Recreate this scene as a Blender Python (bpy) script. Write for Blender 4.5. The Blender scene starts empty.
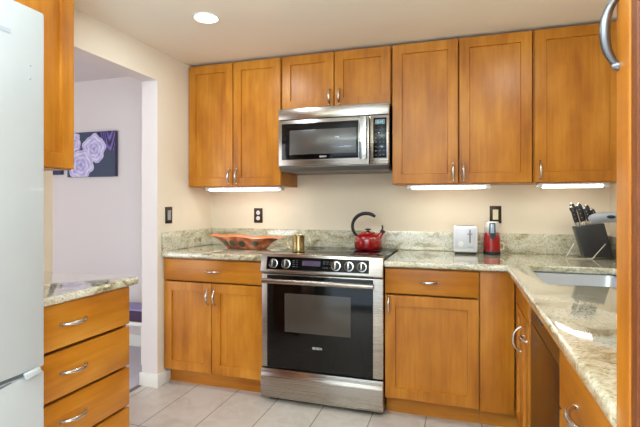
import bpy, bmesh, math, random
from mathutils import Vector, Matrix
random.seed(7)
sc = bpy.context.scene
COL = sc.collection
PI = math.pi
R = math.radians

# ------------------------------------------------------------------ camera
cam_d = bpy.data.cameras.new('camera')
cam = bpy.data.objects.new('camera', cam_d)
COL.objects.link(cam)
cam.location = (1.9573, -3.2143, 1.2437)
cam.rotation_euler = (R(90), 0, 0.307)
cam_d.sensor_width = 36.0
cam_d.lens = 444.18 / 640 * 36
cam_d.shift_y = -9.88 / 640
cam_d.clip_start = 0.02
sc.camera = cam

# ------------------------------------------------------------------ world, light, exposure
def lin(c):
    return c / 12.92 if c <= 0.04045 else ((c + 0.055) / 1.055) ** 2.4
def rgb(r, g, b):
    return (lin(r / 255), lin(g / 255), lin(b / 255), 1.0)

w = bpy.data.worlds.new('world')
sc.world = w
w.use_nodes = True
w.node_tree.nodes['Background'].inputs[0].default_value = rgb(238, 240, 245)
w.node_tree.nodes['Background'].inputs[1].default_value = 0.5

def area(name, loc, rot, size, power, col, size_y=None, shape=None):
    d = bpy.data.lights.new(name, 'AREA')
    d.energy = power
    d.color = rgb(*col)[:3]
    d.size = size
    if size_y:
        d.shape = 'RECTANGLE'
        d.size_y = size_y
    if shape:
        d.shape = shape
    o = bpy.data.objects.new(name, d)
    COL.objects.link(o)
    o.location = loc
    o.rotation_euler = rot
    return o

WARM = (232, 246, 255)
# unseen area light added behind the camera for soft frontal fill
area('rear_fill_light', (1.4, -5.9, 1.35), (R(90), 0, 0), 2.6, 25, (206, 234, 255), 1.9)
# area light added on the solid right wall, brightens the left side
area('right_fill_light', (2.84, -4.3, 1.4), (R(90), 0, R(90)), 1.6, 85, (206, 234, 255), 1.4)
# unseen upward lamp added behind the camera to lift the ceiling
area('ceiling_fill_light', (1.3, -3.6, 1.5), (R(180), 0, 0), 0.6, 125, (206, 236, 255))
# recessed ceiling lamps (one in view; the others unseen, placed to brighten the cabinets)
for lx, ly, lw in ((0.596, -1.034, 6), (2.3, -1.3, 6), (0.95, -2.6, 4)):
    area('ceiling_lamp_light', (lx, ly, 2.268), (0, 0, 0), 0.13, lw, WARM, shape='DISK')
# daylight in the adjoining room
area('side_room_window_light', (-1.75, -3.5, 1.1), (R(90), 0, R(-8)), 2.2, 50, (236, 244, 250), 1.9)

sc.view_settings.view_transform = 'Standard'
sc.view_settings.look = 'None'
sc.view_settings.gamma = 1.0
sc.view_settings.use_curve_mapping = False
sc.view_settings.exposure = 0.24

# ------------------------------------------------------------------ materials
def nmat(name):
    m = bpy.data.materials.new(name)
    m.use_nodes = True
    nt = m.node_tree
    return m, nt, nt.nodes['Principled BSDF']

def plain(name, col, rough=0.5, metal=0.0, coat=0.0, spec=0.5, bump=0.0, bscale=200):
    m, nt, b = nmat(name)
    b.inputs['Base Color'].default_value = rgb(*col)
    b.inputs['Roughness'].default_value = rough
    b.inputs['Metallic'].default_value = metal
    b.inputs['Coat Weight'].default_value = coat
    b.inputs['Specular IOR Level'].default_value = spec
    tc = nt.nodes.new('ShaderNodeTexCoord')
    n = nt.nodes.new('ShaderNodeTexNoise')
    n.inputs['Scale'].default_value = bscale
    nt.links.new(tc.outputs['Object'], n.inputs['Vector'])
    if bump:
        bp = nt.nodes.new('ShaderNodeBump')
        bp.inputs['Strength'].default_value = bump
        bp.inputs['Distance'].default_value = 0.002
        nt.links.new(n.outputs['Fac'], bp.inputs['Height'])
        nt.links.new(bp.outputs['Normal'], b.inputs['Normal'])
    return m

def ramp(nt, stops):
    r = nt.nodes.new('ShaderNodeValToRGB')
    el = r.color_ramp.elements
    while len(el) < len(stops):
        el.new(0.5)
    for e, (p, c) in zip(el, stops):
        e.position = p
        e.color = c
    return r

def mapping(nt, scale, rot=(0, 0, 0), rnd=True):
    tc = nt.nodes.new('ShaderNodeTexCoord')
    mp = nt.nodes.new('ShaderNodeMapping')
    mp.inputs['Scale'].default_value = scale
    mp.inputs['Rotation'].default_value = rot
    nt.links.new(tc.outputs['Object'], mp.inputs['Vector'])
    if rnd:
        oi = nt.nodes.new('ShaderNodeObjectInfo')
        ml = nt.nodes.new('ShaderNodeMath')
        ml.operation = 'MULTIPLY'
        ml.inputs[1].default_value = 37.0
        nt.links.new(oi.outputs['Random'], ml.inputs[0])
        nt.links.new(ml.outputs[0], mp.inputs['Location'])
    return mp

def wood(name, axis, light, mid, dark, rough=0.34):
    """honey maple: faint long grain along one axis plus soft blotches"""
    m, nt, b = nmat(name)
    s = {'x': (1.2, 22, 22), 'z': (22, 22, 1.2)}[axis]
    mp = mapping(nt, s)
    n = nt.nodes.new('ShaderNodeTexNoise')
    n.inputs['Scale'].default_value = 1.6
    n.inputs['Detail'].default_value = 6
    n.inputs['Roughness'].default_value = 0.62
    n.inputs['Distortion'].default_value = 0.5
    nt.links.new(mp.outputs[0], n.inputs['Vector'])
    mp2 = mapping(nt, {'x': (2.2, 6, 6), 'z': (6, 6, 2.2)}[axis])
    n2 = nt.nodes.new('ShaderNodeTexNoise')
    n2.inputs['Scale'].default_value = 1.3
    n2.inputs['Detail'].default_value = 3
    nt.links.new(mp2.outputs[0], n2.inputs['Vector'])
    mx = nt.nodes.new('ShaderNodeMix')
    mx.data_type = 'FLOAT'
    mx.inputs[0].default_value = 0.62
    nt.links.new(n.outputs['Fac'], mx.inputs[2])
    nt.links.new(n2.outputs['Fac'], mx.inputs[3])
    r = ramp(nt, [(0.28, rgb(*dark)), (0.5, rgb(*mid)), (0.72, rgb(*light))])
    nt.links.new(mx.outputs[0], r.inputs[0])
    nt.links.new(r.outputs[0], b.inputs['Base Color'])
    b.inputs['Roughness'].default_value = rough
    b.inputs['Specular IOR Level'].default_value = 0.35
    b.inputs['Coat Weight'].default_value = 0.08
    b.inputs['Coat Roughness'].default_value = 0.28
    return m

W_L, W_M, W_D = (210, 142, 50), (186, 115, 28), (150, 82, 14)
M = {}
M['wood_v'] = wood('honey_maple_upright', 'z', W_L, W_M, W_D)
M['wood_h'] = wood('honey_maple_level', 'x', W_L, W_M, W_D)
M['wood_in'] = plain('cabinet_shadow_wood', (120, 66, 28), 0.6)
M['chrome'] = plain('brushed_nickel', (205, 200, 195), 0.24, 1.0)
M['gunmetal'] = plain('dark_pewter', (120, 122, 130), 0.3, 1.0)
M['white_wall'] = plain('white_paint', (226, 216, 212), 0.75, bump=0.05)
M['cream_wall'] = plain('cream_paint', (230, 216, 194), 0.7, bump=0.05)
M['ceil'] = plain('ceiling_paint', (240, 229, 211), 0.45, bump=0.03)
M['trim'] = plain('trim_paint', (238, 234, 224), 0.4)
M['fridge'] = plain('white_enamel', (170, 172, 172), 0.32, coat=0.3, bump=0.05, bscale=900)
M['fridge_gap'] = plain('grey_gasket', (95, 97, 100), 0.6)
M['black_gloss'] = plain('black_glass', (6, 6, 7), 0.08, spec=0.35)
M['black_matte'] = plain('black_plastic', (22, 22, 24), 0.45)
M['window_glass'] = plain('smoked_glass', (70, 64, 58), 0.15, spec=0.4)
M['mw_glass'] = plain('grey_mesh_glass', (78, 74, 70), 0.25, coat=0.4)
M['white_plastic'] = plain('white_plastic', (225, 224, 226), 0.35, coat=0.2)
M['grey_plastic'] = plain('grey_plastic', (150, 152, 158), 0.4)
M['red_gloss'] = plain('red_enamel', (150, 6, 12), 0.14, coat=0.8)
M['gold'] = plain('brushed_brass', (222, 200, 148), 0.22, 1.0)
M['bronze'] = plain('bronze_plate', (62, 48, 36), 0.4, 0.6)
M['ivory'] = plain('ivory_plastic', (232, 222, 190), 0.4)
M['lead'] = plain('printed_white', (215, 216, 220), 0.5)
M['keys'] = plain('printed_grey', (66, 69, 76), 0.5)
M['plum'] = plain('plum_cushion', (74, 52, 80), 0.8, bump=0.3)
M['lilac'] = plain('lilac_throw', (160, 150, 190), 0.85, bump=0.3)
M['dish'] = plain('dark_brown_panel', (72, 36, 11), 0.25, 0.0, coat=0.1, spec=0.3)
M['dish_top'] = plain('darker_brown_strip', (44, 26, 14), 0.25, 0.0, coat=0.1, spec=0.3)
M['carpet'] = plain('pale_carpet', (205, 198, 206), 0.95, bump=0.5)

def steel(name, col, axis, rough=0.24):
    m, nt, b = nmat(name)
    mp = mapping(nt, {'x': (2, 500, 500), 'z': (500, 500, 2)}[axis], rnd=False)
    n = nt.nodes.new('ShaderNodeTexNoise')
    n.inputs['Scale'].default_value = 1.0
    n.inputs['Detail'].default_value = 2
    nt.links.new(mp.outputs[0], n.inputs['Vector'])
    r = ramp(nt, [(0.3, (rough - .05,) * 3 + (1,)), (0.7, (rough + .08,) * 3 + (1,))])
    nt.links.new(n.outputs['Fac'], r.inputs[0])
    nt.links.new(r.outputs[0], b.inputs['Roughness'])
    b.inputs['Base Color'].default_value = rgb(*col)
    b.inputs['Metallic'].default_value = 1.0
    return m
M['steel'] = steel('stainless_steel', (172, 164, 156), 'x')
M['sink_steel'] = steel('sink_steel', (214, 220, 228), 'x', 0.42)

def emit(name, col, strength):
    m, nt, b = nmat(name)
    b.inputs['Base Color'].default_value = rgb(*col)
    b.inputs['Emission Color'].default_value = rgb(*col)
    b.inputs['Emission Strength'].default_value = strength
    return m
M['tube'] = emit('lit_tube', (250, 250, 240), 10.0)
M['can'] = emit('lit_lamp', (255, 246, 230), 5.0)
M['cyan'] = emit('cyan_digits', (90, 190, 235), 0.5)
M['violet'] = emit('violet_display', (64, 44, 74), 0.15)

def granite(name):
    m, nt, b = nmat(name)
    mp = mapping(nt, (1, 1, 1), rnd=False)
    # warped coordinates give drifting veins
    nw = nt.nodes.new('ShaderNodeTexNoise')
    nw.inputs['Scale'].default_value = 3.5
    nw.inputs['Detail'].default_value = 3
    nt.links.new(mp.outputs[0], nw.inputs['Vector'])
    add = nt.nodes.new('ShaderNodeMixRGB')
    add.blend_type = 'ADD'
    add.inputs[0].default_value = 0.35
    nt.links.new(mp.outputs[0], add.inputs[1])
    nt.links.new(nw.outputs['Color'], add.inputs[2])
    st = nt.nodes.new('ShaderNodeMapping')
    st.inputs['Scale'].default_value = (3.0, 5.0, 11.0)
    st.inputs['Rotation'].default_value = (0.3, 0.35, 0.5)
    nt.links.new(add.outputs[0], st.inputs['Vector'])
    n1 = nt.nodes.new('ShaderNodeTexNoise')
    n1.inputs['Scale'].default_value = 1.6
    n1.inputs['Detail'].default_value = 7
    n1.inputs['Roughness'].default_value = 0.68
    nt.links.new(st.outputs[0], n1.inputs['Vector'])
    r1 = ramp(nt, [(0.29, rgb(98, 88, 68)), (0.39, rgb(160, 149, 118)), (0.47, rgb(202, 194, 166)), (0.60, rgb(225, 220, 202)), (0.72, rgb(180, 177, 162))])
    nt.links.new(n1.outputs['Fac'], r1.inputs[0])
    # fine flecks
    n2 = nt.nodes.new('ShaderNodeTexNoise')
    n2.inputs['Scale'].default_value = 95
    n2.inputs['Detail'].default_value = 4
    n2.inputs['Roughness'].default_value = 0.7
    nt.links.new(mp.outputs[0], n2.inputs['Vector'])
    r2 = ramp(nt, [(0.36, (0.30, 0.25, 0.2, 1)), (0.47, (0.86, 0.84, 0.8, 1)), (0.6, (1, 1, 1, 1))])
    nt.links.new(n2.outputs['Fac'], r2.inputs[0])
    mul = nt.nodes.new('ShaderNodeMixRGB')
    mul.blend_type = 'MULTIPLY'
    mul.inputs[0].default_value = 0.72
    nt.links.new(r1.outputs[0], mul.inputs[1])
    nt.links.new(r2.outputs[0], mul.inputs[2])
    nt.links.new(mul.outputs[0], b.inputs['Base Color'])
    b.inputs['Roughness'].default_value = 0.07
    b.inputs['Coat Weight'].default_value = 1.0
    b.inputs['Coat IOR'].default_value = 1.6
    b.inputs['Coat Roughness'].default_value = 0.03
    return m
M['granite'] = granite('cream_granite')

def tile_mat():
    m, nt, b = nmat('beige_floor_tile')
    tc = nt.nodes.new('ShaderNodeTexCoord')
    mp = nt.nodes.new('ShaderNodeMapping')
    mp.inputs['Location'].default_value = (-0.24 + 0.305 * 40, 0.54 + 0.61 * 40, 0)
    nt.links.new(tc.outputs['Object'], mp.inputs['Vector'])
    br = nt.nodes.new('ShaderNodeTexBrick')
    br.offset = 0.0
    br.inputs['Scale'].default_value = 1.0
    br.inputs['Brick Width'].default_value = 0.305
    br.inputs['Row Height'].default_value = 0.61
    br.inputs['Mortar Size'].default_value = 0.0035
    br.inputs['Mortar Smooth'].default_value = 0.1
    br.inputs['Color1'].default_value = rgb(214, 203, 193)
    br.inputs['Color2'].default_value = rgb(206, 195, 186)
    br.inputs['Mortar'].default_value = rgb(142, 128, 116)
    nt.links.new(mp.outputs[0], br.inputs['Vector'])
    n = nt.nodes.new('ShaderNodeTexNoise')
    n.inputs['Scale'].default_value = 9
    n.inputs['Detail'].default_value = 5
    n.inputs['Distortion'].default_value = 1.2
    nt.links.new(tc.outputs['Object'], n.inputs['Vector'])
    r = ramp(nt, [(0.35, (0.88, 0.86, 0.84, 1)), (0.6, (1, 1, 1, 1))])
    nt.links.new(n.outputs['Fac'], r.inputs[0])
    mul = nt.nodes.new('ShaderNodeMixRGB')
    mul.blend_type = 'MULTIPLY'
    mul.inputs[0].default_value = 1.0
    nt.links.new(br.outputs['Color'], mul.inputs[1])
    nt.links.new(r.outputs[0], mul.inputs[2])
    nt.links.new(mul.outputs[0], b.inputs['Base Color'])
    b.inputs['Roughness'].default_value = 0.3
    bp = nt.nodes.new('ShaderNodeBump')
    bp.inputs['Strength'].default_value = 0.4
    bp.inputs['Distance'].default_value = 0.002
    bp.invert = True
    nt.links.new(br.outputs['Fac'], bp.inputs['Height'])
    nt.links.new(bp.outputs['Normal'], b.inputs['Normal'])
    return m
M['tile'] = tile_mat()

# ------------------------------------------------------------------ mesh helpers
class MB:
    def __init__(self):
        self.bm = bmesh.new()
    def box(self, x0, x1, y0, y1, z0, z1, bev=0.0, seg=2, mi=0):
        bm = self.bm
        n0 = set(bm.faces)
        vs = [bm.verts.new(p) for p in ((x0, y0, z0), (x1, y0, z0), (x1, y1, z0), (x0, y1, z0), (x0, y0, z1), (x1, y0, z1), (x1, y1, z1), (x0, y1, z1))]
        fs = [bm.faces.new([vs[i] for i in q]) for q in ((3, 2, 1, 0), (4, 5, 6, 7), (0, 1, 5, 4), (1, 2, 6, 5), (2, 3, 7, 6), (3, 0, 4, 7))]
        if bev:
            es = list({e for f in fs for e in f.edges})
            bmesh.ops.bevel(bm, geom=es, offset=bev, segments=seg, profile=0.5, affect='EDGES', clamp_overlap=True)
        for f in bm.faces:
            if f not in n0:
                f.material_index = mi
        return self
    def prism(self, prof, axis, a, b, mi=0, bev=0.0):
        """closed 2-D profile swept along an axis; profile given in the two other axes"""
        bm = self.bm
        n0 = set(bm.faces)
        def P(t, p):
            if axis == 'x': return (t, p[0], p[1])
            if axis == 'y': return (p[0], t, p[1])
            return (p[0], p[1], t)
        A = [bm.verts.new(P(a, p)) for p in prof]
        B = [bm.verts.new(P(b, p)) for p in prof]
        n = len(prof)
        fs = [bm.faces.new(A), bm.faces.new(B[::-1])]
        for i in range(n):
            fs.append(bm.faces.new((A[i], B[i], B[(i + 1) % n], A[(i + 1) % n])))
        bmesh.ops.recalc_face_normals(bm, faces=fs)
        if bev:
            es = list({e for f in fs for e in f.edges})
            bmesh.ops.bevel(bm, geom=es, offset=bev, segments=2, profile=0.5, affect='EDGES', clamp_overlap=True)
        for f in bm.faces:
            if f not in n0:
                f.material_index = mi
        return self
    def lathe(self, prof, c=(0, 0, 0), seg=32, axis='z', mi=0, ang=None):
        bm = self.bm
        rings = []
        for (r, h) in prof:
            ring = []
            if r < 1e-6:
                ring = [bm.verts.new(self._ax(0, 0, h, c, axis))] * seg
            else:
                for k in range(seg):
                    a = 2 * PI * k / seg
                    ring.append(bm.verts.new(self._ax(r * math.cos(a), r * math.sin(a), h, c, axis)))
            rings.append(ring)
        fs = []
        for A, B in zip(rings, rings[1:]):
            for k in range(seg):
                q = [A[k], A[(k + 1) % seg], B[(k + 1) % seg], B[k]]
                u = []
                for v in q:
                    if v not in u: u.append(v)
                if len(u) > 2:
                    fs.append(bm.faces.new(u))
        for ring in (rings[0], rings[-1]):
            if ring[0] is not ring[1]:
                fs.append(bm.faces.new(ring))
        bmesh.ops.recalc_face_normals(bm, faces=fs)
        for f in fs: f.material_index = mi
        return self
    @staticmethod
    def _ax(x, y, h, c, axis):
        if axis == 'z': p = (x, y, h)
        elif axis == 'y': p = (x, h, y)
        else: p = (h, x, y)
        return (p[0] + c[0], p[1] + c[1], p[2] + c[2])
    def tube(self, pts, rad, seg=10, mi=0, flat=1.0, up=None):
        """tube along points; rad is a number or a list; flat squeezes it across 'up'"""
        bm = self.bm
        P = [Vector(p) for p in pts]
        n = len(P)
        rr = rad if isinstance(rad, (list, tuple)) else [rad] * n
        rings = []
        prev = Vector(up) if up else None
        for i in range(n):
            t = (P[min(i + 1, n - 1)] - P[max(i - 1, 0)]).normalized()
            if prev is None:
                prev = Vector((0, 0, 1)) if abs(t.z) < 0.9 else Vector((1, 0, 0))
            a = (prev - t * prev.dot(t)).normalized()
            b = t.cross(a)
            prev = a
            rings.append([bm.verts.new(P[i] + a * rr[i] * flat * math.cos(2 * PI * k / seg) + b * rr[i] * math.sin(2 * PI * k / seg)) for k in range(seg)])
        fs = []
        for A, B in zip(rings, rings[1:]):
            for k in range(seg):
                fs.append(bm.faces.new((A[k], A[(k + 1) % seg], B[(k + 1) % seg], B[k])))
        fs.append(bm.faces.new(rings[0]))
        fs.append(bm.faces.new(rings[-1]))
        bmesh.ops.recalc_face_normals(bm, faces=fs)
        for f in fs: f.material_index = mi
        return self
    def cells(self, xs, ys, hole, z0, z1, bev=0.0, skip=None):
        """slab on a grid of cells; hole(i, j) leaves a cell out; clean outline, bevelled rim"""
        bm = self.bm
        V = {}
        def v(i, j, z):
            k = (i, j, z)
            if k not in V: V[k] = bm.verts.new((xs[i], ys[j], z))
            return V[k]
        nx, ny = len(xs) - 1, len(ys) - 1
        full = lambda i, j: 0 <= i < nx and 0 <= j < ny and not hole(i, j)
        for i in range(nx):
            for j in range(ny):
                if not full(i, j): continue
                bm.faces.new((v(i, j, z1), v(i + 1, j, z1), v(i + 1, j + 1, z1), v(i, j + 1, z1)))
                bm.faces.new((v(i, j + 1, z0), v(i + 1, j + 1, z0), v(i + 1, j, z0), v(i, j, z0)))
                for di, dj, a, b in ((0, -1, (i, j), (i + 1, j)), (1, 0, (i + 1, j), (i + 1, j + 1)), (0, 1, (i + 1, j + 1), (i, j + 1)), (-1, 0, (i, j + 1), (i, j))):
                    if not full(i + di, j + dj):
                        bm.faces.new((v(*a, z0), v(*b, z0), v(*b, z1), v(*a, z1)))
        bmesh.ops.dissolve_limit(bm, angle_limit=0.01, verts=bm.verts, edges=bm.edges)
        if bev:
            es = [e for e in bm.edges if len(e.link_faces) == 2 and e.calc_face_angle() > 0.5 and not (skip and skip(e))]
            bmesh.ops.bevel(bm, geom=es, offset=bev, segments=4, profile=0.5, affect='EDGES', clamp_overlap=True)
        return self
    def build(self, name, mats, parent=None, smooth=True, angle=38):
        me = bpy.data.meshes.new(name)
        self.bm.normal_update()
        self.bm.to_mesh(me)
        self.bm.free()
        for m in (mats if isinstance(mats, (list, tuple)) else [mats]):
            me.materials.append(M[m] if isinstance(m, str) else m)
        if smooth:
            for p in me.polygons: p.use_smooth = True
            me.set_sharp_from_angle(angle=R(angle))
        o = bpy.data.objects.new(name, me)
        COL.objects.link(o)
        if parent: o.parent = parent
        return o

def tag(o, label, cat, group=None):
    o['label'] = label
    o['category'] = cat
    if group: o['group'] = group
    return o

def thing(name, label, cat, loc=(0, 0, 0), rz=0.0, group=None):
    o = bpy.data.objects.new(name, None)
    o.empty_display_size = 0.05
    COL.objects.link(o)
    o.location = loc
    o.rotation_euler = (0, 0, rz)
    return tag(o, label, cat, group)

def struct(mb, name, mats):
    o = mb.build(name, mats)
    o['kind'] = 'structure'
    return o

def lettering(text, size, name, mat, parent, loc, rot=(R(90), 0, 0), depth=0.0006):
    c = bpy.data.curves.new(name, 'FONT')
    c.body = text
    c.size = size
    c.extrude = depth
    c.align_x = 'CENTER'
    c.align_y = 'CENTER'
    c.offset = size * 0.02
    t = bpy.data.objects.new(name, c)
    COL.objects.link(t)
    me = bpy.data.meshes.new_from_object(t.evaluated_get(bpy.context.evaluated_depsgraph_get()))
    bpy.data.objects.remove(t)
    bpy.data.curves.remove(c)
    me.name = name
    me.materials.clear()
    me.materials.append(M[mat])
    o = bpy.data.objects.new(name, me)
    COL.objects.link(o)
    o.parent = parent
    o.location = loc
    o.rotation_euler = rot
    return o

def pull(parent, c, vert, length=0.105, out=0.030, mat='chrome', name='handle'):
    """arched bow pull on a front that faces local -Y; c = centre on the face"""
    mb = MB()
    pts, rad = [], []
    n = 14
    for i in range(n + 1):
        t = i / n
        s = (t - 0.5) * length
        d = out * (1 - abs(2 * t - 1) ** 2.6)
        pts.append((c[0], c[1] - d - 0.001, c[2] + s) if vert else (c[0] + s, c[1] - d - 0.001, c[2]))
        rad.append(0.0048 + 0.0036 * (1 - abs(2 * t - 1) ** 2))
    mb.tube(pts, rad, 10, flat=1.0)
    for s in (-0.5, 0.5):
        p = (c[0], c[1], c[2] + s * length) if vert else (c[0] + s * length, c[1], c[2])
        mb.lathe([(0.0075, 0.001), (0.0075, -0.003), (0.0055, -0.006), (0.0035, -0.010)], p, 12, 'y')
    return mb.build(name, mat, parent)

def shaker(parent, x0, x1, z0, z1, yf, mat='wood_v', fr=0.060, th=0.020, dep=0.012, name='door'):
    """shaker front in the plane y = yf facing -Y: four frame members round a sunk panel"""
    mb = MB()
    bm = mb.bm
    def ring(dx, y):
        return [bm.verts.new(p) for p in ((x0 + dx, y, z0 + dx), (x1 - dx, y, z0 + dx), (x1 - dx, y, z1 - dx), (x0 + dx, y, z1 - dx))]
    rb = ring(0, yf + th)
    r0 = ring(0, yf + 0.002)
    r1 = ring(0.002, yf)
    r2 = ring(fr, yf)
    r3 = ring(fr + 0.003, yf + dep)
    fs = []
    for A, B in ((rb, r0), (r0, r1), (r1, r2), (r2, r3)):
        for k in range(4):
            fs.append(bm.faces.new((A[k], A[(k + 1) % 4], B[(k + 1) % 4], B[k])))
    fs.append(bm.faces.new(r3))
    fs.append(bm.faces.new(rb[::-1]))
    bmesh.ops.recalc_face_normals(bm, faces=fs)
    return mb.build(name, mat, parent, smooth=False)

def slab(parent, x0, x1, z0, z1, yf, mat='wood_h', th=0.020, name='drawer'):
    return MB().box(x0, x1, yf, yf + th, z0, z1, 0.003).build(name, mat, parent)

# ------------------------------------------------------------------ the room
ZC = 2.286
XW = 2.852
YR = -6.2
struct(MB().box(-0.126, XW + .1, YR, 0.0, -0.08, 0.0), 'floor', 'tile')
struct(MB().box(-3.2, -0.126, -3.6, 0.0, -0.08, -0.001), 'floor_side_room', 'carpet')
struct(MB().box(-0.126, XW + .1, YR, 0.1, ZC, ZC + 0.08), 'ceiling', 'ceil')
struct(MB().box(-3.2, -0.126, -3.6, 0.1, 2.36, 2.44), 'ceiling_side_room', 'white_wall')
struct(MB().box(-0.06, XW + .1, 0.0, 0.1, -0.08, ZC), 'wall_back', 'cream_wall')
struct(MB().box(-3.3, -0.06, 0.0, 0.1, -0.08, 2.44), 'wall_back_side_room', 'white_wall')
struct(MB().box(-3.3, -3.2, -3.6, 0.0, -0.08, 2.44), 'wall_far_left', 'white_wall')
struct(MB().box(-3.3, -0.126, -3.7, -3.6, -0.08, 2.44), 'wall_front_side_room', 'white_wall')
struct(MB().box(XW, XW + .1, YR, 0.0, 0.0, ZC), 'wall_right', 'cream_wall')
# left wall with its wide opening; kitchen face cream, every other face white
mb = MB()
prof = [(0, 0), (0, ZC), (YR, ZC), (YR, 0), (-1.49, 0), (-1.49, 2.079), (-0.682, 2.079), (-0.682, 0)]
mb.prism(prof, 'x', -0.126, 0.0)
mb.bm.normal_update()
for f in mb.bm.faces:
    f.material_index = 0 if f.normal.x > 0.9 else 1
o = mb.build('wall_left', ['cream_wall', 'white_wall'], smooth=False)
o['kind'] = 'structure'
# rear wall behind the camera with a glass door opening
mb = MB()
mb.box(-0.126, 0.1, YR - .1, YR, 0, ZC).box(2.7, XW + .1, YR - .1, YR, 0, ZC).box(0.1, 2.7, YR - .1, YR, 2.15, ZC).box(0.1, 2.7, YR - .1, YR, 0, 0.06)
struct(mb, 'wall_rear', 'cream_wall')
# baseboard round the stub of the left wall
mb = MB()
mb.box(-0.138, 0.012, -0.694, -0.682, 0.0, 0.09, 0.003)
mb.box(0.0, 0.012, -0.684, -0.55, 0.0, 0.09, 0.003)
struct(mb, 'baseboard_left', 'trim')
struct(MB().box(-3.2, -0.126, -0.012, 0.0, 0.0, 0.10, 0.003), 'baseboard_side_room', 'trim')
struct(MB().box(-0.150, -0.118, -1.49, -0.694, -0.001, 0.004, 0.001), 'trim_threshold', plain('grey_strip', (120, 112, 110), 0.5))

# ------------------------------------------------------------------ base cabinets
def shell(mb, wd, yf, z0, z1, t=0.016, deep=0.08):
    """frameless box: four panels flush at the front, the inside set back behind the doors"""
    mb.box(0.001, 0.001 + t, yf, -0.003, z0, z1).box(wd - .001 - t, wd - 0.001, yf, -0.003, z0, z1)
    mb.box(0.0012 + t, wd - .0012 - t, yf, -.003, z1 - t, z1).box(0.0012 + t, wd - .0012 - t, yf, -.003, z0, z0 + t)
    mb.box(0.0012 + t, wd - .0012 - t, yf + deep, -.004, z0 + t + .0002, z1 - t - .0002)

def carcass(parent, wd, dep, toe=0.075, top=0.875, z0=0.10, mat='wood_v', hollow=False):
    """body behind the fronts plus a recessed toe kick; front edge at y = -dep+0.02"""
    yf = -(dep - 0.021)
    mb = MB()
    if hollow:      # open-topped shell that takes the sink bowl
        mb.box(0.001, 0.017, yf, yf + .03, z0, top).box(wd - .017, wd - 0.001, yf, yf + .03, z0, top)
        mb.box(0.001, 0.017, yf + .0302, -0.003, z0, 0.64).box(wd - .017, wd - 0.001, yf + .0302, -0.003, z0, 0.64)
        mb.box(0.0172, wd - .0172, yf, yf + .016, z0, top).box(0.0172, wd - .0172, -.016, -.003, z0, top)
        mb.box(0.0172, wd - .0172, yf + .0162, -.0162, z0, z0 + .016)
    else:
        shell(mb, wd, yf, z0, top)
    mb.build('body', mat, parent)
    MB().box(0.001, wd - 0.001, -(dep - toe), -0.05, 0.0, z0 - 0.0005).build('toe_kick', 'wood_h', parent)

# left of the range: one wide drawer over two doors
t = thing('base_cabinet', 'honey maple base cabinet with one wide drawer over two doors, left of the range', 'cabinet', (0.004, 0, 0))
carcass(t, 0.752, 0.622)
d = slab(t, 0.004, 0.748, 0.722, 0.866, -0.622)
pull(d, (0.388, -0.622, 0.793), False)
for k in (0, 1):
    d = shaker(t, 0.004 + k * 0.3735, 0.3720 + k * 0.3735, 0.112, 0.712, -0.622)
    pull(d, (0.350 if k == 0 else 0.402, -0.622, 0.622), True)

# right of the range: drawer over one door, plain filler to the corner
t = thing('base_cabinet', 'honey maple base cabinet with one drawer over a single door, right of the range', 'cabinet', (1.530, 0, 0))
carcass(t, 0.527, 0.622)
d = slab(t, 0.004, 0.523, 0.722, 0.866, -0.622)
pull(d, (0.256, -0.622, 0.797), False)
d = shaker(t, 0.004, 0.523, 0.112, 0.712, -0.622)
pull(d, (0.028, -0.622, 0.655), True)
MB().box(0.528, 0.703, -0.612, -0.59, 0.10, 0.875, 0.001).build('corner_filler', 'wood_v', t)
MB().box(0.528, 0.780, -0.547, -0.53, 0.0, 0.0995).build('corner_toe_kick', 'wood_h', t)

# right run under the sink: false front over two narrow doors
XF = 2.238
DR = 2.85 - XF
t = thing('base_cabinet', 'corner sink base cabinet with two narrow doors, beside the brown dishwasher', 'cabinet', (2.85, -0.640, 0), R(-90))
carcass(t, 0.45, DR, hollow=True)
MB().box(-0.027, 0.007, -(DR - .001), -(DR - .020), 0.10, 0.875).build('corner_stile', 'wood_v', t)
slab(t, 0.010, 0.446, 0.722, 0.866, -DR, name='false_front')
d = shaker(t, 0.010, 0.228, 0.112, 0.712, -DR, fr=0.045)
pull(d, (0.190, -DR, 0.575), True, 0.120, 0.033)
d = shaker(t, 0.232, 0.446, 0.112, 0.712, -DR, fr=0.045)
pull(d, (0.365, -DR, 0.628), False, 0.09, 0.022)

# dishwasher
t = thing('dishwasher', 'dark brown dishwasher under the counter between sink cabinet and drawers', 'dishwasher', (2.85, -1.097, 0), R(-90))
MB().box(0.004, 0.626, -(DR - 0.03), -0.01, 0.10, 0.645).box(0.004, 0.626, -(DR - 0.03), -(DR - 0.045), 0.6452, 0.872).build('body', 'black_matte', t)
MB().box(0.004, 0.626, -(DR - 0.075), -0.05, 0.0, 0.0995).build('toe_kick', 'black_matte', t)
MB().box(0.030, 0.624, -(DR - 0.004), -(DR - 0.0295), 0.112, 0.742, 0.004).build('door', 'dish', t)
p = MB().prism([(-(DR - 0.0295), 0.748), (-(DR - 0.004), 0.748), (-(DR - 0.012), 0.866), (-(DR - 0.0295), 0.866)], 'x', 0.030, 0.624).build('control_strip', 'dish_top', t)
for k in range(3):
    MB().box(0.16 + k * 0.05, 0.195 + k * 0.05, -(DR - 0.003), -(DR - 0.009), 0.79, 0.796).build('button', 'keys', p)
MB().box(0.004, 0.027, -(DR - 0.001), -(DR - 0.0295), 0.10, 0.872, 0.001).build('side_filler', 'wood_v', t)

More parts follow.
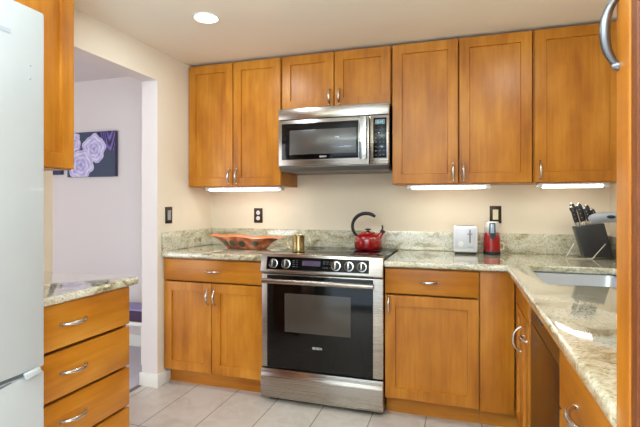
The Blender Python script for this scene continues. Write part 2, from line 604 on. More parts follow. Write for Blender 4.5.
# drawers nearest the camera on the right
t = thing('drawer_cabinet', 'honey maple drawer cabinet at the near end of the right counter, beside the tall cabinet', 'cabinet', (2.85, -1.728, 0), R(-90))
carcass(t, 0.645, DR)
for z0, z1 in ((0.640, 0.866), (0.380, 0.630), (0.112, 0.370)):
    d = slab(t, 0.004, 0.641, z0, z1, -DR)
    pull(d, (0.290, -DR, (z0 + z1) / 2 - .025), False, 0.150, 0.034)

# tall cabinet at the right edge
t = thing('tall_cabinet', 'tall honey maple pantry cabinet at the right edge with a dark bow pull', 'cabinet', (2.85, -2.380, 0), R(-90))
DT = 2.85 - 2.198
MB().box(0.0, 0.62, -(DT - 0.021), -0.003, 0.10, ZC - 0.002, 0.001).build('body', 'wood_v', t)
MB().box(0.0, 0.62, -(DT - 0.075), -0.05, 0.0, 0.0995).build('toe_kick', 'wood_h', t)
d = shaker(t, 0.001, 0.619, 0.112, 2.268, -DT, fr=0.056, dep=0.015)
o = MB().box(0.0565, 0.082, -(DT - 0.003), -(DT - 0.0148), 0.172, 2.208, 0.002).build('panel_edge_strip', plain('dark_red_brown', (112, 58, 24), 0.4), d)  # dark strip along the far edge of the sunk panel
o['label'] = 'dark red-brown strip along the door panel edge'
pull(d, (0.012, -DT, 1.520), True, 0.112, 0.018, 'gunmetal')

# near left: four drawers under a granite top
t = thing('drawer_cabinet', 'honey maple cabinet of four stacked drawers beside the white refrigerator', 'cabinet', (0.003, -2.185, 0), R(90))
carcass(t, 0.585, 0.562, top=0.884)
for z0, z1 in ((0.716, 0.879), (0.536, 0.704), (0.360, 0.524), (0.112, 0.348)):
    d = slab(t, 0.004, 0.584, z0, z1, -0.562)
    pull(d, (0.286, -0.562, (z0 + z1) / 2 + 0.004), False, 0.112)

# ------------------------------------------------------------------ wall cabinets
def wall_cab(label, x0, x1, z0, doors, ztop=2.268, dep=0.332, loc=None, rz=0.0, hz=None):
    t = thing('wall_cabinet', label, 'cabinet', loc or (x0, 0, z0), rz)
    wd = x1 - x0
    h = ztop - z0
    mb = MB()
    shell(mb, wd, -(dep - 0.021), 0.0, h - .002)
    mb.build('body', 'wood_v', t)
    MB().box(0.002, wd - 0.002, -(dep - 0.07), -0.004, h - .0018, ZC - z0 - 0.001).build('scribe_strip', 'wood_h', t)
    for a, b, hx in doors:
        d = shaker(t, a - x0, b - x0, 0.004, h, -dep)
        if hx is not None:
            pull(d, (hx - x0, -dep, hz if hz is not None else 0.074), True)
    return t
wall_cab('two door maple wall cabinet at the left end, above the wooden bowl', 0.004, 0.757, 1.367, [(0.008, 0.3760, 0.352), (0.3830, 0.753, 0.412)])
wall_cab('short two door maple wall cabinet directly above the microwave', 0.762, 1.526, 1.890, [(0.766, 1.140, 1.113), (1.146, 1.522, 1.180)], hz=0.078)
wall_cab('two door maple wall cabinet right of the microwave, above the toaster', 1.531, 2.364, 1.367, [(1.535, 1.9410, 1.912), (1.9480, 2.359, 1.974)])
wall_cab('single wide door maple wall cabinet in the right corner, above the knife block', 2.368, 2.849, 1.367, [(2.374, 2.822, 2.402)])
t = wall_cab('maple wall cabinet in the left foreground, above the short granite counter and beside the refrigerator', 0.0, 0.497, 1.390, [(0.004, 0.493, None)], dep=0.350, loc=(0.003, -2.187, 1.390), rz=R(90))

# ------------------------------------------------------------------ granite tops
def rim(ymin):
    return lambda e: all(v.co.y > ymin for v in e.verts)
mb = MB()
mb.cells([0.004, 0.7575], [-0.652, -0.002], lambda i, j: False, 0.8765, 0.914, 0.012, rim(-0.1))
tag(mb.build('countertop', 'granite'), 'short cream granite countertop left of the range, under the wooden bowl', 'countertop')
mb = MB()
xs = [1.5295, 2.190, 2.300, 2.700, 2.848]
ys = [-2.377, -1.180, -0.652, -0.605, -0.002]
mb.cells(xs, ys, lambda i, j: (i == 0 and j < 2) or (i == 2 and j in (1, 2)), 0.8765, 0.914, 0.012, lambda e: all(v.co.y > -0.1 for v in e.verts) or all(v.co.x > 2.8 for v in e.verts) or all(v.co.y < -2.3 for v in e.verts))
tag(mb.build('countertop', 'granite'), 'long L-shaped cream granite countertop with the sink, right of the range', 'countertop')
# near left top with a rounded free corner
prof = []
rc = 0.035
for k in range(9):
    a = k / 8 * PI / 2
    prof.append((0.590 - rc + rc * math.cos(a), -1.553 - rc + rc * math.sin(a)))
prof += [(0.004, -1.553), (0.004, -2.188), (0.590, -2.188)]
mb = MB()
mb.prism(prof, 'z', 0.8845, 0.916)
es = [e for e in mb.bm.edges if abs(e.verts[0].co.z - e.verts[1].co.z) < 1e-5 and not all(v.co.x < .1 or v.co.y < -2.1 for v in e.verts)]
bmesh.ops.bevel(mb.bm, geom=es, offset=0.011, segments=4, profile=0.5, affect='EDGES', clamp_overlap=True)
tag(mb.build('countertop', 'granite'), 'granite countertop with rounded corner in the left foreground, on the drawer cabinet', 'countertop')

for box, label in (((0.022, XW - .022, -0.022, -0.001), 'long low granite backsplash on the back wall behind toaster, kettle and bowl'),
                   ((0.001, 0.0215, -0.640, -0.001), 'short granite backsplash on the left wall below the grey rocker switch'),
                   ((XW - .0215, XW - .001, -2.36, -0.001), 'granite backsplash on the right wall behind the sink and faucet')):
    tag(MB().box(*box, 0.915, 1.046, 0.002).build('backsplash', 'granite'), label, 'backsplash')

# ------------------------------------------------------------------ sink and tap
t = thing('kitchen_sink', 'undermount stainless steel sink set in the right granite counter', 'sink', (2.50, -0.8925, 0.66))
mb = MB()
bm = mb.bm
def rrect(hx, hy, r, z, n=6):
    out = []
    for cx_, cy_, a0 in ((hx - r, hy - r, 0), (-hx + r, hy - r, 90), (-hx + r, -hy + r, 180), (hx - r, -hy + r, 270)):
        for k in range(n + 1):
            a = R(a0 + 90 * k / n)
            out.append(bm.verts.new((cx_ + r * math.cos(a), cy_ + r * math.sin(a), z)))
    return out
rs = [rrect(0.205, 0.290, 0.05, 0.0, 6), rrect(0.225, 0.310, 0.05, 0.2145), rrect(0.206, 0.2935, 0.045, 0.2145), rrect(0.203, 0.2905, 0.045, 0.205), rrect(0.190, 0.276, 0.05, 0.03), rrect(0.165, 0.25, 0.05, 0.008)]
for A, B in zip(rs, rs[1:]):
    n = len(A)
    for k in range(n):
        bm.faces.new((A[k], A[(k + 1) % n], B[(k + 1) % n], B[k]))
bm.faces.new(rs[0][::-1])
bm.faces.new(rs[-1])
bmesh.ops.recalc_face_normals(bm, faces=bm.faces)
mb.build('basin', 'sink_steel', t)
MB().lathe([(0.0, 0.0095), (0.03, 0.0095), (0.042, 0.012), (0.044, 0.0085)], (0, 0.05, 0), 24).build('drain', 'chrome', t)

t = thing('kitchen_faucet', 'brushed steel pull-out faucet reaching over the sink from the right', 'faucet', (2.775, -0.95, 0.9145))
MB().lathe([(0.030, 0), (0.030, 0.008), (0.024, 0.014), (0.022, 0.10), (0.020, 0.17), (0.0, 0.175)], seg=24).build('base', 'grey_plastic', t)
pts = [(0.0, 0, 0.13), (-0.02, 0, 0.20), (-0.06, 0, 0.240), (-0.11, 0, 0.261), (-0.16, 0, 0.269), (-0.21, 0, 0.268), (-0.245, 0, 0.263), (-0.262, 0, 0.258), (-0.268, 0, 0.255)]
MB().tube(pts, [0.019, 0.019, 0.020, 0.021, 0.022, 0.024, 0.023, 0.018, 0.011], 14).build('spout', 'grey_plastic', t)
bt = MB().lathe([(0.010, 0.0), (0.010, -0.003), (0.0, -0.004)], (0, 0, 0), 16, 'y').build('button', 'black_matte', t)
bt.location = (-0.190, -0.0228, 0.271)
bt.scale = (1.7, 1, 0.75)
MB().tube([(0.0, -0.02, 0.10), (0.0, -0.045, 0.115), (0.0, -0.10, 0.135)], [0.008, 0.008, 0.006], 10).build('lever', 'grey_plastic', t)

# ------------------------------------------------------------------ range
RX = 0.7580
t = thing('kitchen_range', 'stainless steel slide-in range with black oven door and front knobs', 'range', (RX, 0, 0))
W = 0.771
MB().box(0.002, W - .002, -0.622, -0.03, 0.03, 0.9055, 0.002).build('body', 'black_matte', t)
MB().box(0.03, W - .03, -0.60, -0.06, 0.0, 0.0295).build('plinth', 'black_matte', t)
# cooktop glass
ct = MB().box(0.003, W - .003, -0.612, -0.030, 0.906, 0.9225, 0.003).build('cooktop', 'black_gloss', t)
for bx, by, br_ in ((0.19, -0.45, 0.10), (0.56, -0.45, 0.085), (0.19, -0.17, 0.075), (0.56, -0.17, 0.10)):
    MB().lathe([(br_, 0.9222), (br_, 0.9228), (br_ - 0.003, 0.9228), (br_ - 0.003, 0.9222)], (bx, by, 0), 40).build('burner_ring', 'keys', ct)
# sloped control panel in steel with a black glass inlay
cp = MB().prism([(-0.6205, 0.812), (-0.668, 0.812), (-0.672, 0.822), (-0.648, 0.928), (-0.640, 0.933), (-0.605, 0.933), (-0.605, 0.9235), (-0.6205, 0.9235)], 'x', 0.0, W, bev=0.0015).build('control_panel', 'steel', t)
ay, az, by_, bz = -0.672, 0.822, -0.648, 0.928
sl = Vector((0, by_ - ay, bz - az)).normalized()
nrm = Vector((0, -sl.z, sl.y))
def onp(x, s, o=0.0):
    return Vector((x, ay, az)) + sl * s + nrm * o
H = Vector((0, by_ - ay, bz - az)).length
def plate(x0, x1, s0, s1, name, mat, parent, o0=0.0002, o1=0.0025):
    mb = MB()
    vs = [mb.bm.verts.new(onp(x, s, o)) for o in (o0, o1) for x, s in ((x0, s0), (x1, s0), (x1, s1), (x0, s1))]
    for q in ((3, 2, 1, 0), (4, 5, 6, 7), (0, 1, 5, 4), (1, 2, 6, 5), (2, 3, 7, 6), (3, 0, 4, 7)):
        mb.bm.faces.new([vs[i] for i in q])
    bmesh.ops.recalc_face_normals(mb.bm, faces=mb.bm.faces)
    return mb.build(name, mat, parent, smooth=False)
plate(0.040, 0.690, 0.014, 0.092, 'glass_inlay', 'black_gloss', cp)
plate(0.276, 0.392, 0.044, 0.074, 'display', 'violet', cp, 0.0026, 0.0032)
for x in (0.215, 0.235, 0.410, 0.430, 0.450):
    for s in (0.034, 0.046, 0.058, 0.070):
        if (x < 0.3 or s != 0.046):
            plate(x, x + 0.013, s, s + 0.004, 'touch_mark', 'keys', cp, 0.0026, 0.003)
q = nrm.to_track_quat('Z', 'Y')
for kx in (0.086, 0.170, 0.490, 0.569, 0.648):
    k = MB().lathe([(0.029, 0.0), (0.029, 0.002), (0.026, 0.003)], seg=28).lathe([(0.0235, 0.003), (0.0235, 0.012), (0.021, 0.020), (0.0, 0.021)], seg=28, mi=1).box(-0.0035, 0.0035, -0.020, 0.020, 0.0205, 0.0255, 0.001, mi=0)
    k = k.build('knob', ['chrome', 'black_matte'], cp)
    k.location = onp(kx, 0.050, 0.0025)
    k.rotation_euler = q.to_euler()
    for a in range(-120, 121, 40):
        pass
# oven door: steel side rails, black glass, window, bar handle
dr = MB().box(0.0, W, -0.650, -0.6225, 0.220, 0.804, 0.004).build('oven_door', 'steel', t)
gl = MB().box(0.040, 0.712, -0.660, -0.6505, 0.224, 0.798, 0.004).build('door_glass', 'black_gloss', dr)
MB().box(0.160, 0.580, -0.6612, -0.6602, 0.452, 0.690, 0.0004).build('window', 'window_glass', gl)
lettering('BOSCH', 0.0185, 'logo', 'lead', gl, (0.372, -0.6606, 0.366))
hd = MB()
hd.tube([(0.030, -0.706, 0.768), (0.722, -0.706, 0.768)], 0.016, 16, flat=1.0)
for x in (0.055, 0.697):
    hd.tube([(x, -0.655, 0.768), (x, -0.70, 0.768)], 0.011, 12)
hd.build('handle', 'steel', dr)
# storage drawer with a swelling front
MB().prism([(-0.6225, 0.030), (-0.655, 0.030), (-0.664, 0.045), (-0.670, 0.11), (-0.668, 0.165), (-0.659, 0.185), (-0.6565, 0.212), (-0.6225, 0.212)], 'x', 0.0, W, bev=0.002).build('storage_drawer', 'steel', t)

# ------------------------------------------------------------------ microwave
t = thing('microwave', 'stainless over-the-range microwave with black door glass and keypad', 'microwave', (0.767, 0, 1.462))
W = 0.757
MB().box(0.004, W - .004, -0.365, -0.004, 0.012, 0.424, 0.002).build('body', 'black_matte', t)
MB().prism([(-0.362, 0.0), (-0.380, 0.0), (-0.402, 0.028), (-0.402, 0.034), (-0.10, 0.0115), (-0.02, 0.0115), (-0.02, 0.0)], 'x', 0.006, W - .006).build('bottom_vent', plain('dull_grey_metal', (112, 108, 104), 0.4, 0.6), t)
MB().box(0.0, W, -0.402, -0.366, 0.352, 0.4255, 0.003).build('vent_grille', 'steel', t)
dr = MB().box(0.0, 0.630, -0.402, -0.366, 0.036, 0.3475, 0.004).build('door', 'steel', t)
gl = MB().box(0.026, 0.560, -0.4060, -0.4022, 0.078, 0.322, 0.0015).build('door_glass', 'black_gloss', dr)
MB().box(0.084, 0.545, -0.4068, -0.4061, 0.112, 0.276, 0.0003).build('window', 'mw_glass', gl)
lettering('BOSCH', 0.0145, 'logo', 'lead', gl, (0.320, -0.4065, 0.094))
hd = MB()
hd.prism([(0.568, -0.4225), (0.574, -0.432), (0.614, -0.432), (0.620, -0.4225), (0.610, -0.420), (0.578, -0.420)], 'z', 0.068, 0.342, bev=0.001)
for z in (0.085, 0.325):
    hd.box(0.586, 0.604, -0.424, -0.4022, z - .01, z + .01)
hd.build('handle', plain('polished_steel', (215, 220, 226), 0.12, 1.0), dr)
kp = MB().box(0.634, W, -0.402, -0.366, 0.036, 0.3475, 0.004).build('control_panel', 'steel', t)
kb = MB().box(0.656, 0.742, -0.4045, -0.4022, 0.072, 0.330, 0.001).build('keypad', 'black_gloss', kp)
MB().box(0.668, 0.730, -0.4052, -0.4046, 0.288, 0.318).build('display', plain('dark_blue_glass', (16, 34, 48), 0.1), kb)
lettering('11:41', 0.019, 'digits', 'cyan', kb, (0.699, -0.4056, 0.303), depth=0.0002)
for i in range(3):
    for j in range(7):
        MB().box(0.668 + i * 0.024, 0.682 + i * 0.024, -0.4051, -0.4046, 0.088 + j * 0.027, 0.096 + j * 0.027).build('key', 'keys', kb)

# ------------------------------------------------------------------ refrigerator
FX = 0.784
t = thing('refrigerator', 'white two-door bottom-freezer refrigerator cut off by the left edge', 'refrigerator', (0.0, -2.2075, 0))
L = 0.76
MB().box(0.03, 0.70, -L, -0.004, 0.03, 1.792, 0.004).build('body', 'fridge', t)
MB().box(0.701, FX - .012, -L + .01, -0.012, 0.735, 0.790, 0.0).build('gasket', 'fridge_gap', t)
ud = MB().box(0.706, FX, -L, 0.0, 0.764, 1.806, 0.007).build('upper_door', 'fridge', t)
ld = MB().box(0.706, FX, -L, 0.0, 0.10, 0.752, 0.007).build('freezer_door', 'fridge', t)
MB().box(FX + .0002, FX + .0012, -0.155, -0.106, 1.709, 1.721).build('badge', 'grey_plastic', ud)
for z in (1.638, 1.600):
    MB().lathe([(0.004, 0), (0.003, 0.0015)], (FX, -0.047, z), 10, 'x').build('plug', 'grey_plastic', ud)
MB().prism([(-0.10, 0.7525), (-L + .02, 0.7525), (-L + .02, 0.700), (-0.20, 0.735)], 'x', FX - .004, FX + .001).build('grip_recess', 'fridge_gap', ld)
MB().prism([(-0.016, 0.752), (-0.066, 0.748), (-0.072, 0.766), (-0.024, 0.772)], 'x', FX + .0015, FX + .012, bev=0.003).build('grip_end', 'fridge', ld)
MB().box(0.05, 0.72, -L + .02, -0.02, 0.0, 0.0295).build('foot_grille', 'fridge_gap', t)

# ------------------------------------------------------------------ lights in view
def undercab(label, x0, x1):
    t = thing('under_cabinet_light', label, 'light', ((x0 + x1) / 2, -0.265, 1.3665), 0, 'lit strip lights under the wall cabinets')
    h = (x1 - x0) / 2
    MB().box(-h - .03, h + .03, -0.035, 0.035, -0.012, -0.0005, 0.003).build('housing', 'white_plastic', t)
    MB().box(-h, h, -0.030, 0.030, -0.028, -0.0122, 0.004).build('diffuser', 'tube', t)
    for s in (-1, 1):
        MB().box(s * (h + .0175) - .0165, s * (h + .0175) + .0165, -0.030, 0.030, -0.027, -0.0122, 0.003).build('end_cap', 'white_plastic', t)
undercab('lit strip light under the left wall cabinet, above the wooden bowl', 0.16, 0.71)
undercab('lit strip light under the wall cabinet right of the microwave', 1.655, 2.10)
undercab('lit strip light under the right corner wall cabinet, above the knife block', 2.425, 2.735)

t = thing('recessed_ceiling_light', 'round lit recessed ceiling light at the upper left', 'light', (0.596, -1.034, ZC))
MB().lathe([(0.074, -0.0005), (0.073, -0.005), (0.066, -0.006), (0.062, -0.0005)], seg=40).build('trim_ring', 'trim', t)
MB().lathe([(0.0, -0.004), (0.0615, -0.004), (0.0615, -0.001), (0.0, -0.001)], seg=40).build('lamp', 'can', t)

# ------------------------------------------------------------------ wall plates
def plate_thing(name, label, cat, loc, rz, kind):
    t = thing(name, label, cat, loc, rz)
    MB().box(-0.037, 0.037, -0.007, -0.0005, -0.058, 0.058, 0.003).build('plate', 'bronze', t)
    if kind == 'outlet':
        for z in (-0.022, 0.022):
            s = MB().lathe([(0.0, -0.0095), (0.0155, -0.0095), (0.0165, -0.007)], (0, 0, z), 20, 'y').build('socket', 'white_plastic', t)
            for x in (-0.006, 0.006):
                MB().box(x - .001, x + .001, -0.0101, -0.0096, z - .005, z + .005).build('slot', 'black_matte', s)
    else:
        m = 'ivory' if kind == 'ivory' else 'grey_plastic'
        MB().prism([(-0.0072, -0.034), (-0.0105, -0.034), (-0.0085, 0.0), (-0.0115, 0.034), (-0.0072, 0.034)], 'x', -0.017, 0.017).build('rocker', m, t)
    return t
plate_thing('wall_outlet', 'bronze outlet plate with two white sockets above the wooden bowl', 'outlet', (0.426, 0, 1.150), 0, 'outlet')
plate_thing('wall_switch', 'bronze switch plate with grey rocker on the left wall', 'switch', (0, -0.564, 1.163), R(90), 'grey')
plate_thing('wall_switch', 'bronze switch plate with ivory rocker above the red appliance', 'switch', (2.180, 0, 1.170), 0, 'ivory')

# ------------------------------------------------------------------ kettle
KZ = 0.9235
t = thing('tea_kettle', 'round red enamel kettle with black arched handle on the range', 'kettle', (1.338, -0.150, KZ))
MB().lathe([(0.0, 0.0), (0.078, 0.0), (0.084, 0.004), (0.0885, 0.016), (0.091, 0.035), (0.0905, 0.055), (0.086, 0.076), (0.075, 0.094), (0.058, 0.106), (0.050, 0.1095), (0.0, 0.1095)], seg=40).build('body', 'red_gloss', t)
ld = MB().lathe([(0.049, 0.1095), (0.048, 0.114), (0.030, 0.1195), (0.0, 0.121)], seg=32).build('lid', 'red_gloss', t)
MB().lathe([(0.008, 0.1205), (0.008, 0.126), (0.020, 0.129), (0.020, 0.136), (0.0, 0.139)], seg=20).build('lid_knob', 'black_matte', ld)
pts = []
for k in range(17):
    a = R(208 - k * (208 - 48) / 16)
    pts.append((-0.013 + 0.092 * math.cos(a), 0, 0.152 + 0.086 * math.sin(a)))
pts = [(-0.074, 0, 0.088)] + pts
MB().tube(pts, [0.009] + [0.0105] * 6 + [0.012] * 9 + [0.0115, 0.009], 12, flat=1.0).build('handle', 'black_matte', t)
sp = MB().tube([(0.062, 0, 0.072), (0.084, 0, 0.098), (0.096, 0, 0.116)], [0.022, 0.016, 0.0135], 16).build('spout', 'red_gloss', t)
MB().tube([(0.094, 0, 0.113), (0.104, 0, 0.127)], 0.0155, 16).build('spout_cap', 'black_matte', sp)
MB().tube([(0.082, 0, 0.118), (0.098, 0, 0.140), (0.094, 0, 0.160)], [0.005, 0.005, 0.006], 8).build('whistle_lever', 'black_matte', sp)
t.scale = (1.06, 1.06, 1.06)

# ------------------------------------------------------------------ brass pot
t = thing('brass_pot', 'small brushed brass pot standing at the left of the cooktop', 'pot', (0.936, -0.46, KZ))
MB().lathe([(0.0, 0.0), (0.034, 0.0), (0.0365, 0.003), (0.036, 0.05), (0.0365, 0.104), (0.0385, 0.108), (0.036, 0.108), (0.033, 0.104), (0.033, 0.01), (0.0, 0.008)], seg=32).build('body', 'gold', t)
t.scale = (1.1, 1.1, 1.06)
for s in (-1, 1):
    pts = [(s * 0.034, 0, 0.094), (s * 0.058, 0, 0.098), (s * 0.072, 0, 0.075), (s * 0.070, 0, 0.045), (s * 0.056, 0, 0.022), (s * 0.034, 0, 0.018)]
    MB().tube(pts, 0.0018, 8).build('handle', 'gold', t)

# ------------------------------------------------------------------ carved bowl
def bowl_mat():
    m, nt, b = nmat('burnt_orange_wood')
    tc = nt.nodes.new('ShaderNodeTexCoord')
    n = nt.nodes.new('ShaderNodeTexNoise')
    n.inputs['Scale'].default_value = 16
    n.inputs['Detail'].default_value = 5
    nt.links.new(tc.outputs['Object'], n.inputs['Vector'])
    r = ramp(nt, [(0.34, rgb(104, 52, 30)), (0.5, rgb(170, 88, 50)), (0.66, rgb(206, 132, 88))])
    nt.links.new(n.outputs['Fac'], r.inputs[0])
    last = r.outputs[0]
    for p in ((-0.120, -0.075, 0.053), (-0.060, -0.095, 0.050), (0.015, -0.098, 0.048), (0.105, -0.080, 0.055), (0.08, 0.09, 0.045), (-0.08, 0.09, 0.045)):
        d = nt.nodes.new('ShaderNodeVectorMath')
        d.operation = 'DISTANCE'
        d.inputs[1].default_value = p
        nt.links.new(tc.outputs['Object'], d.inputs[0])
        st = ramp(nt, [(0.026, (1, 1, 1, 1)), (0.033, (0, 0, 0, 1))])
        nt.links.new(d.outputs['Value'], st.inputs[0])
        mx = nt.nodes.new('ShaderNodeMixRGB')
        mx.inputs[2].default_value = rgb(66, 62, 48)
        nt.links.new(st.outputs[0], mx.inputs[0])
        nt.links.new(last, mx.inputs[1])
        last = mx.outputs[0]
    nt.links.new(last, b.inputs['Base Color'])
    b.inputs['Roughness'].default_value = 0.25
    b.inputs['Coat Weight'].default_value = 0.3
    return m
M['bowl'] = bowl_mat()
M['bowl_in'] = plain('orange_glaze', (216, 126, 80), 0.25, coat=0.4)
mb = MB()
bm = mb.bm
NA, NV = 64, 7
def bowl_pt(a, v, inner):
    # boat outline: pointed to the left, blunter to the right, wavy lip
    ca, sa = math.cos(a), math.sin(a)
    lx = 0.300 if ca < 0 else 0.285
    ex = 0.150 + 0.075 * v + (lx - 0.225) * v ** 3.0
    ey = (0.075 + 0.060 * v ** 0.8) * (1 - 0.45 * abs(ca) ** 4 * v)
    z = 0.088 * v ** 1.1 + v * v * (0.010 * max(0, -ca) ** 6 - 0.004 * max(0, ca) ** 6 + 0.006 * math.sin(3 * a + 0.6) + 0.004 * math.sin(7 * a))
    if inner:
        ex -= 0.010; ey -= 0.010; z = 0.012 + z * 0.9 if v < 0.99 else z
    sx = math.copysign(abs(ca) ** 1.15, ca)
    return (ex * sx, ey * math.copysign(abs(sa) ** 0.9, sa), z)
out = [[bm.verts.new(bowl_pt(2 * PI * k / NA, j / (NV - 1), False)) for k in range(NA)] for j in range(NV)]
inn = [[bm.verts.new(bowl_pt(2 * PI * k / NA, j / (NV - 1), True)) for k in range(NA)] for j in range(NV)]
def quads(A, B, mi):
    for k in range(NA):
        f = bm.faces.new((A[k], A[(k + 1) % NA], B[(k + 1) % NA], B[k]))
        f.material_index = mi
for j in range(NV - 1):
    quads(out[j], out[j + 1], 0)
    quads(inn[j], inn[j + 1], 1)
quads(out[-1], inn[-1], 1)
bm.faces.new(out[0][::-1])
f = bm.faces.new(inn[0]); f.material_index = 1
bmesh.ops.recalc_face_normals(bm, faces=bm.faces)
o = mb.build('decorative_bowl', ['bowl', 'bowl_in'], angle=60)
o.location = (0.462, -0.27, 0.9145)
tag(o, 'long boat-shaped orange wooden bowl with dark round spots on the left counter', 'bowl')

# ------------------------------------------------------------------ toaster
t = thing('toaster', 'white two-slot toaster standing against the backsplash', 'toaster', (1.985, -0.108, 0.9145))
bd = MB().box(-0.076, 0.076, -0.072, 0.072, 0.012, 0.183, 0.014, 4)
bd = bd.build('body', 'white_plastic', t)
MB().box(-0.066, 0.066, -0.060, 0.060, 0.0, 0.0125, 0.002).build('base', 'black_matte', t)
MB().box(-0.064, 0.064, -0.0745, -0.0715, 0.034, 0.172, 0.001).build('front_panel', plain('pale_grey_plastic', (205, 206, 214), 0.35), t)
MB().box(0.026, 0.032, -0.0752, -0.0746, 0.075, 0.160).build('lever_slot', 'black_matte', t)
MB().box(0.014, 0.044, -0.086, -0.0755, 0.128, 0.137, 0.002).build('lever', 'grey_plastic', t)
MB().lathe([(0.017, -0.0746), (0.016, -0.082), (0.0, -0.083)], (-0.028, 0, 0.066), 24, 'y').build('dial', 'white_plastic', t)
MB().box(0.012, 0.048, -0.0755, -0.0746, 0.046, 0.050).build('label_strip', 'grey_plastic', t)
for y in (-0.03, 0.03):
    MB().box(-0.058, 0.058, y - .013, y + .013, 0.1832, 0.1836).build('bread_slot', 'black_matte', t)

# ------------------------------------------------------------------ red appliance
t = thing('coffee_grinder', 'red countertop grinder with chrome top, right of the white toaster', 'grinder', (2.150, -0.115, 0.9145))
MB().lathe([(0.050, 0.0), (0.053, 0.003), (0.053, 0.018), (0.051, 0.0205)], seg=36).build('base', 'black_matte', t)
MB().lathe([(0.0515, 0.021), (0.0525, 0.06), (0.0515, 0.11), (0.048, 0.135), (0.042, 0.142)], seg=36).build('body', 'red_gloss', t)
MB().lathe([(0.044, 0.1425), (0.044, 0.203), (0.040, 0.212), (0.0, 0.213)], seg=36).build('top', plain('satin_silver', (226, 226, 230), 0.36, 0.75), t)
MB().prism([(-0.018, 0.205), (0.018, 0.205), (0.020, 0.120), (0.0, 0.098), (-0.020, 0.120)], 'y', -0.057, -0.044, bev=0.001).build('switch_plate', plain('slate_plastic', (44, 48, 56), 0.35), t)
MB().box(-0.011, 0.011, -0.0595, -0.0575, 0.140, 0.198, 0.002).build('switch', plain('silver_blue_plastic', (176, 190, 204), 0.3, 0.5), t)
pts = [(0.050, 0, 0.072), (0.066, 0, 0.078), (0.074, 0, 0.060), (0.070, 0, 0.036), (0.050, 0, 0.030)]
MB().tube(pts, 0.0045, 10).build('side_handle', 'ivory', t)

# ------------------------------------------------------------------ knife block and knives
KX, KY = 2.738, -0.165
t = thing('knife_block', 'black leaning knife block on thin metal legs in the right corner', 'knife block', (KX, KY, 0.9145))
sh = (-0.050, 0.178)
def kb(a, h):
    """a along the face (0..1), h height share -> x, z of the leaning block"""
    return (-0.076 + 0.152 * a + sh[0] * h, 0.010 + (sh[1] + 0.026 * a) * h)
mb = MB().prism([kb(0, 0), kb(1, 0), kb(1, 1), kb(0, 1)], 'y', -0.045, 0.045, bev=0.003)
mb.build('block', plain('black_stained_wood', (36, 36, 38), 0.4), t)
for x0, x1 in ((-0.040, 0.030), (-0.180, -0.135)):
    MB().tube([(x1, -0.052, 0.092), (x0, -0.060, 0.004)], 0.0036, 8).build('leg', 'chrome', t)
for y in (-0.060, 0.052):
    MB().tube([(-0.040, y, 0.004), (-0.180, y, 0.004)], 0.003, 8).build('foot_bar', 'chrome', t)
d = Vector((sh[0], 0, sh[1])).normalized()
px = Vector((d.z, 0, -d.x))
spots = [(0.12, -0.022, 0.105, 'leftmost black-handled knife in the knife block, front row'), (0.34, -0.022, 0.110, 'second black-handled knife from the left in the knife block, front row'),
         (0.56, -0.022, 0.085, 'third black-handled knife from the left in the knife block, front row'), (0.78, -0.022, 0.070, 'short black-handled knife at the right of the knife block, front row'),
         (0.22, 0.022, 0.125, 'tall black-handled knife at the left of the knife block, back row'), (0.46, 0.022, 0.118, 'tall black-handled knife in the middle of the knife block, back row'), (0.70, 0.022, 0.100, 'black-handled knife at the right of the knife block, back row')]
for a, y, hl, label in spots:
    hl *= 0.92
    x, z = kb(a, 1.0)
    base = Vector((KX + x, KY + y, 0.9145 + z))
    k = thing('kitchen_knife', label, 'knife', base + d * 0.003, 0, 'knives in the knife block')
    pts = [d * 0.022, d * (0.022 + hl * .3), d * (0.022 + hl * .65) + px * 0.002, d * (0.022 + hl * .92) + px * -0.002, d * (0.022 + hl) + px * -0.004]
    MB().tube(pts, [0.0115, 0.0125, 0.0125, 0.014, 0.009], 10, flat=0.62, up=(0, 1, 0)).build('handle', 'black_matte', k)
    MB().tube([d * -0.001, d * 0.012, d * 0.0225], [0.010, 0.011, 0.0115], 10, flat=0.66, up=(0, 1, 0)).build('bolster', 'chrome', k)
    MB().tube([d * (0.022 + hl) + px * -0.004, d * (0.028 + hl) + px * -0.005], [0.009, 0.0065], 10, flat=0.7, up=(0, 1, 0)).build('end_cap', 'chrome', k)
    for s in (0.25, 0.5, 0.75):
        c = d * (0.022 + hl * s)
        MB().lathe([(0.0028, -0.0090), (0.0028, -0.0074)], c, 8, 'y').build('rivet', 'chrome', k)

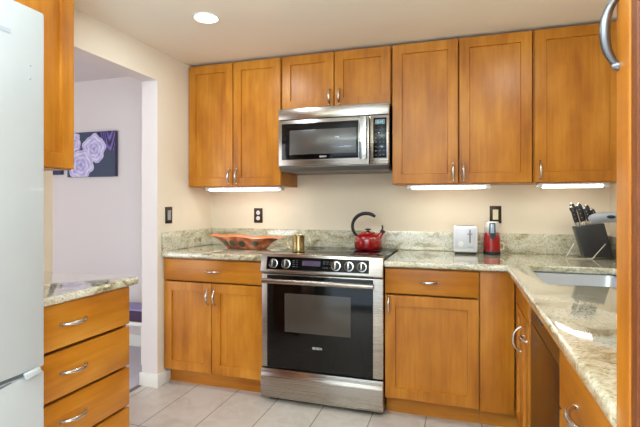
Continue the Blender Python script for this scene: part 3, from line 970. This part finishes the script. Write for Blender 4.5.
# ------------------------------------------------------------------ canvases in the side room
def canvas(name, label, x0, x1, z0, z1, roses, leaf, base):
    """stretched canvas with a painted picture of pale roses, one mesh with painted faces"""
    t = thing(name, label, 'picture', ((x0 + x1) / 2, -0.002, z0))
    wd, h = x1 - x0, z1 - z0
    MB().box(-wd / 2, wd / 2, -0.032, 0.0, 0, h, 0.002).build('stretcher', plain('slate_canvas_edge', (70, 66, 92), 0.8), t)
    nx, nz = int(wd / 0.0045), int(h / 0.0045)
    bm = bmesh.new()
    lay = bm.loops.layers.float_color.new('paint')
    V = [[bm.verts.new((-wd / 2 + .001 + (wd - .002) * i / nx, -0.0326, .001 + (h - .002) * j / nz)) for i in range(nx + 1)] for j in range(nz + 1)]
    rnd = random.Random(5)
    def col(u, v):
        c = base
        for (lu, lv, lr, lc) in leaf:
            dd = math.hypot((u - lu), (v - lv)) / lr
            if dd < 1 + 0.15 * math.sin(9 * math.atan2(v - lv, u - lu)):
                s = 0.75 + 0.35 * math.sin(60 * (u + v) + 9 * math.sin(30 * u))
                c = tuple(q * s for q in lc)
        for (ru, rv, rr, ph) in roses:
            du, dv = u - ru, v - rv
            th = math.atan2(dv, du)
            dd = math.hypot(du, dv) / rr
            edge = 1 + 0.07 * math.sin(5 * th + ph) + 0.04 * math.sin(9 * th + 2 * ph)
            if dd < edge:
                q = dd / edge
                n = 1 + int(q * 3.6)
                fr = q * 3.6 - (n - 1)
                ft = ((th + n * 0.95 + ph) * (2 + n) / (2 * PI)) % 1.0
                k = 0.30 + 0.55 * fr ** 0.8 + 0.30 * (1 - abs(2 * ft - 1)) ** 0.7 - 0.35 * (1 - q) ** 2
                k = max(0.0, min(1.0, k + 0.05 * rnd.uniform(-1, 1)))
                lo, hi = (126, 112, 186), (228, 222, 242)
                c = tuple(a + (b - a) * k for a, b in zip(lo, hi))
        return c
    for j in range(nz):
        for i in range(nx):
            f = bm.faces.new((V[j][i], V[j][i + 1], V[j + 1][i + 1], V[j + 1][i]))
            c = col(wd * (i + .5) / nx, h * (j + .5) / nz)
            for lp in f.loops:
                lp[lay] = rgb(*[max(0, min(255, q)) for q in c])
    me = bpy.data.meshes.new('painting')
    bm.to_mesh(me)
    bm.free()
    m, nt, b = nmat('rose_painting')
    at = nt.nodes.new('ShaderNodeVertexColor')
    at.layer_name = 'paint'
    nt.links.new(at.outputs[0], b.inputs['Base Color'])
    b.inputs['Roughness'].default_value = 0.7
    me.materials.append(m)
    o = bpy.data.objects.new('painting', me)
    COL.objects.link(o)
    o.parent = t
SL = (66, 74, 96)
canvas('canvas_picture', 'canvas print of pale lilac roses on slate blue, on the side room wall', -1.480, -0.941, 1.485, 1.888,
       [(0.305, 0.250, 0.128, 0.4), (0.060, 0.315, 0.095, 4.0), (0.155, 0.108, 0.140, 2.1)], [(0.46, 0.36, 0.13, (120, 100, 170)), (0.40, 0.40, 0.08, (96, 84, 150))], SL)
canvas('canvas_picture', 'second dark slate canvas print mostly hidden behind the left foreground wall cabinet', -2.00, -1.556, 1.512, 1.90,
       [(0.18, 0.25, 0.11, 1.0)], [], (58, 64, 92))

# bench in the side room
t = thing('bench', 'low bench with a plum cushion seen through the opening beside the drawers', 'bench', (-0.98, -0.275, 0))
MB().box(-0.66, 0.66, -0.105, 0.105, 0.298, 0.328, 0.004).build('seat_board', 'trim', t)
MB().box(-0.65, 0.65, -0.100, 0.100, 0.3285, 0.412, 0.014, 3).build('cushion', 'plum', t)
MB().box(-0.655, 0.655, -0.104, 0.104, 0.4125, 0.426, 0.006).build('throw', 'lilac', t)
for x in (-0.61, 0.61):
    for y in (-0.075, 0.075):
        MB().box(x - .022, x + .022, y - .022, y + .022, 0.0, 0.2975, 0.003).build('leg', 'trim', t)
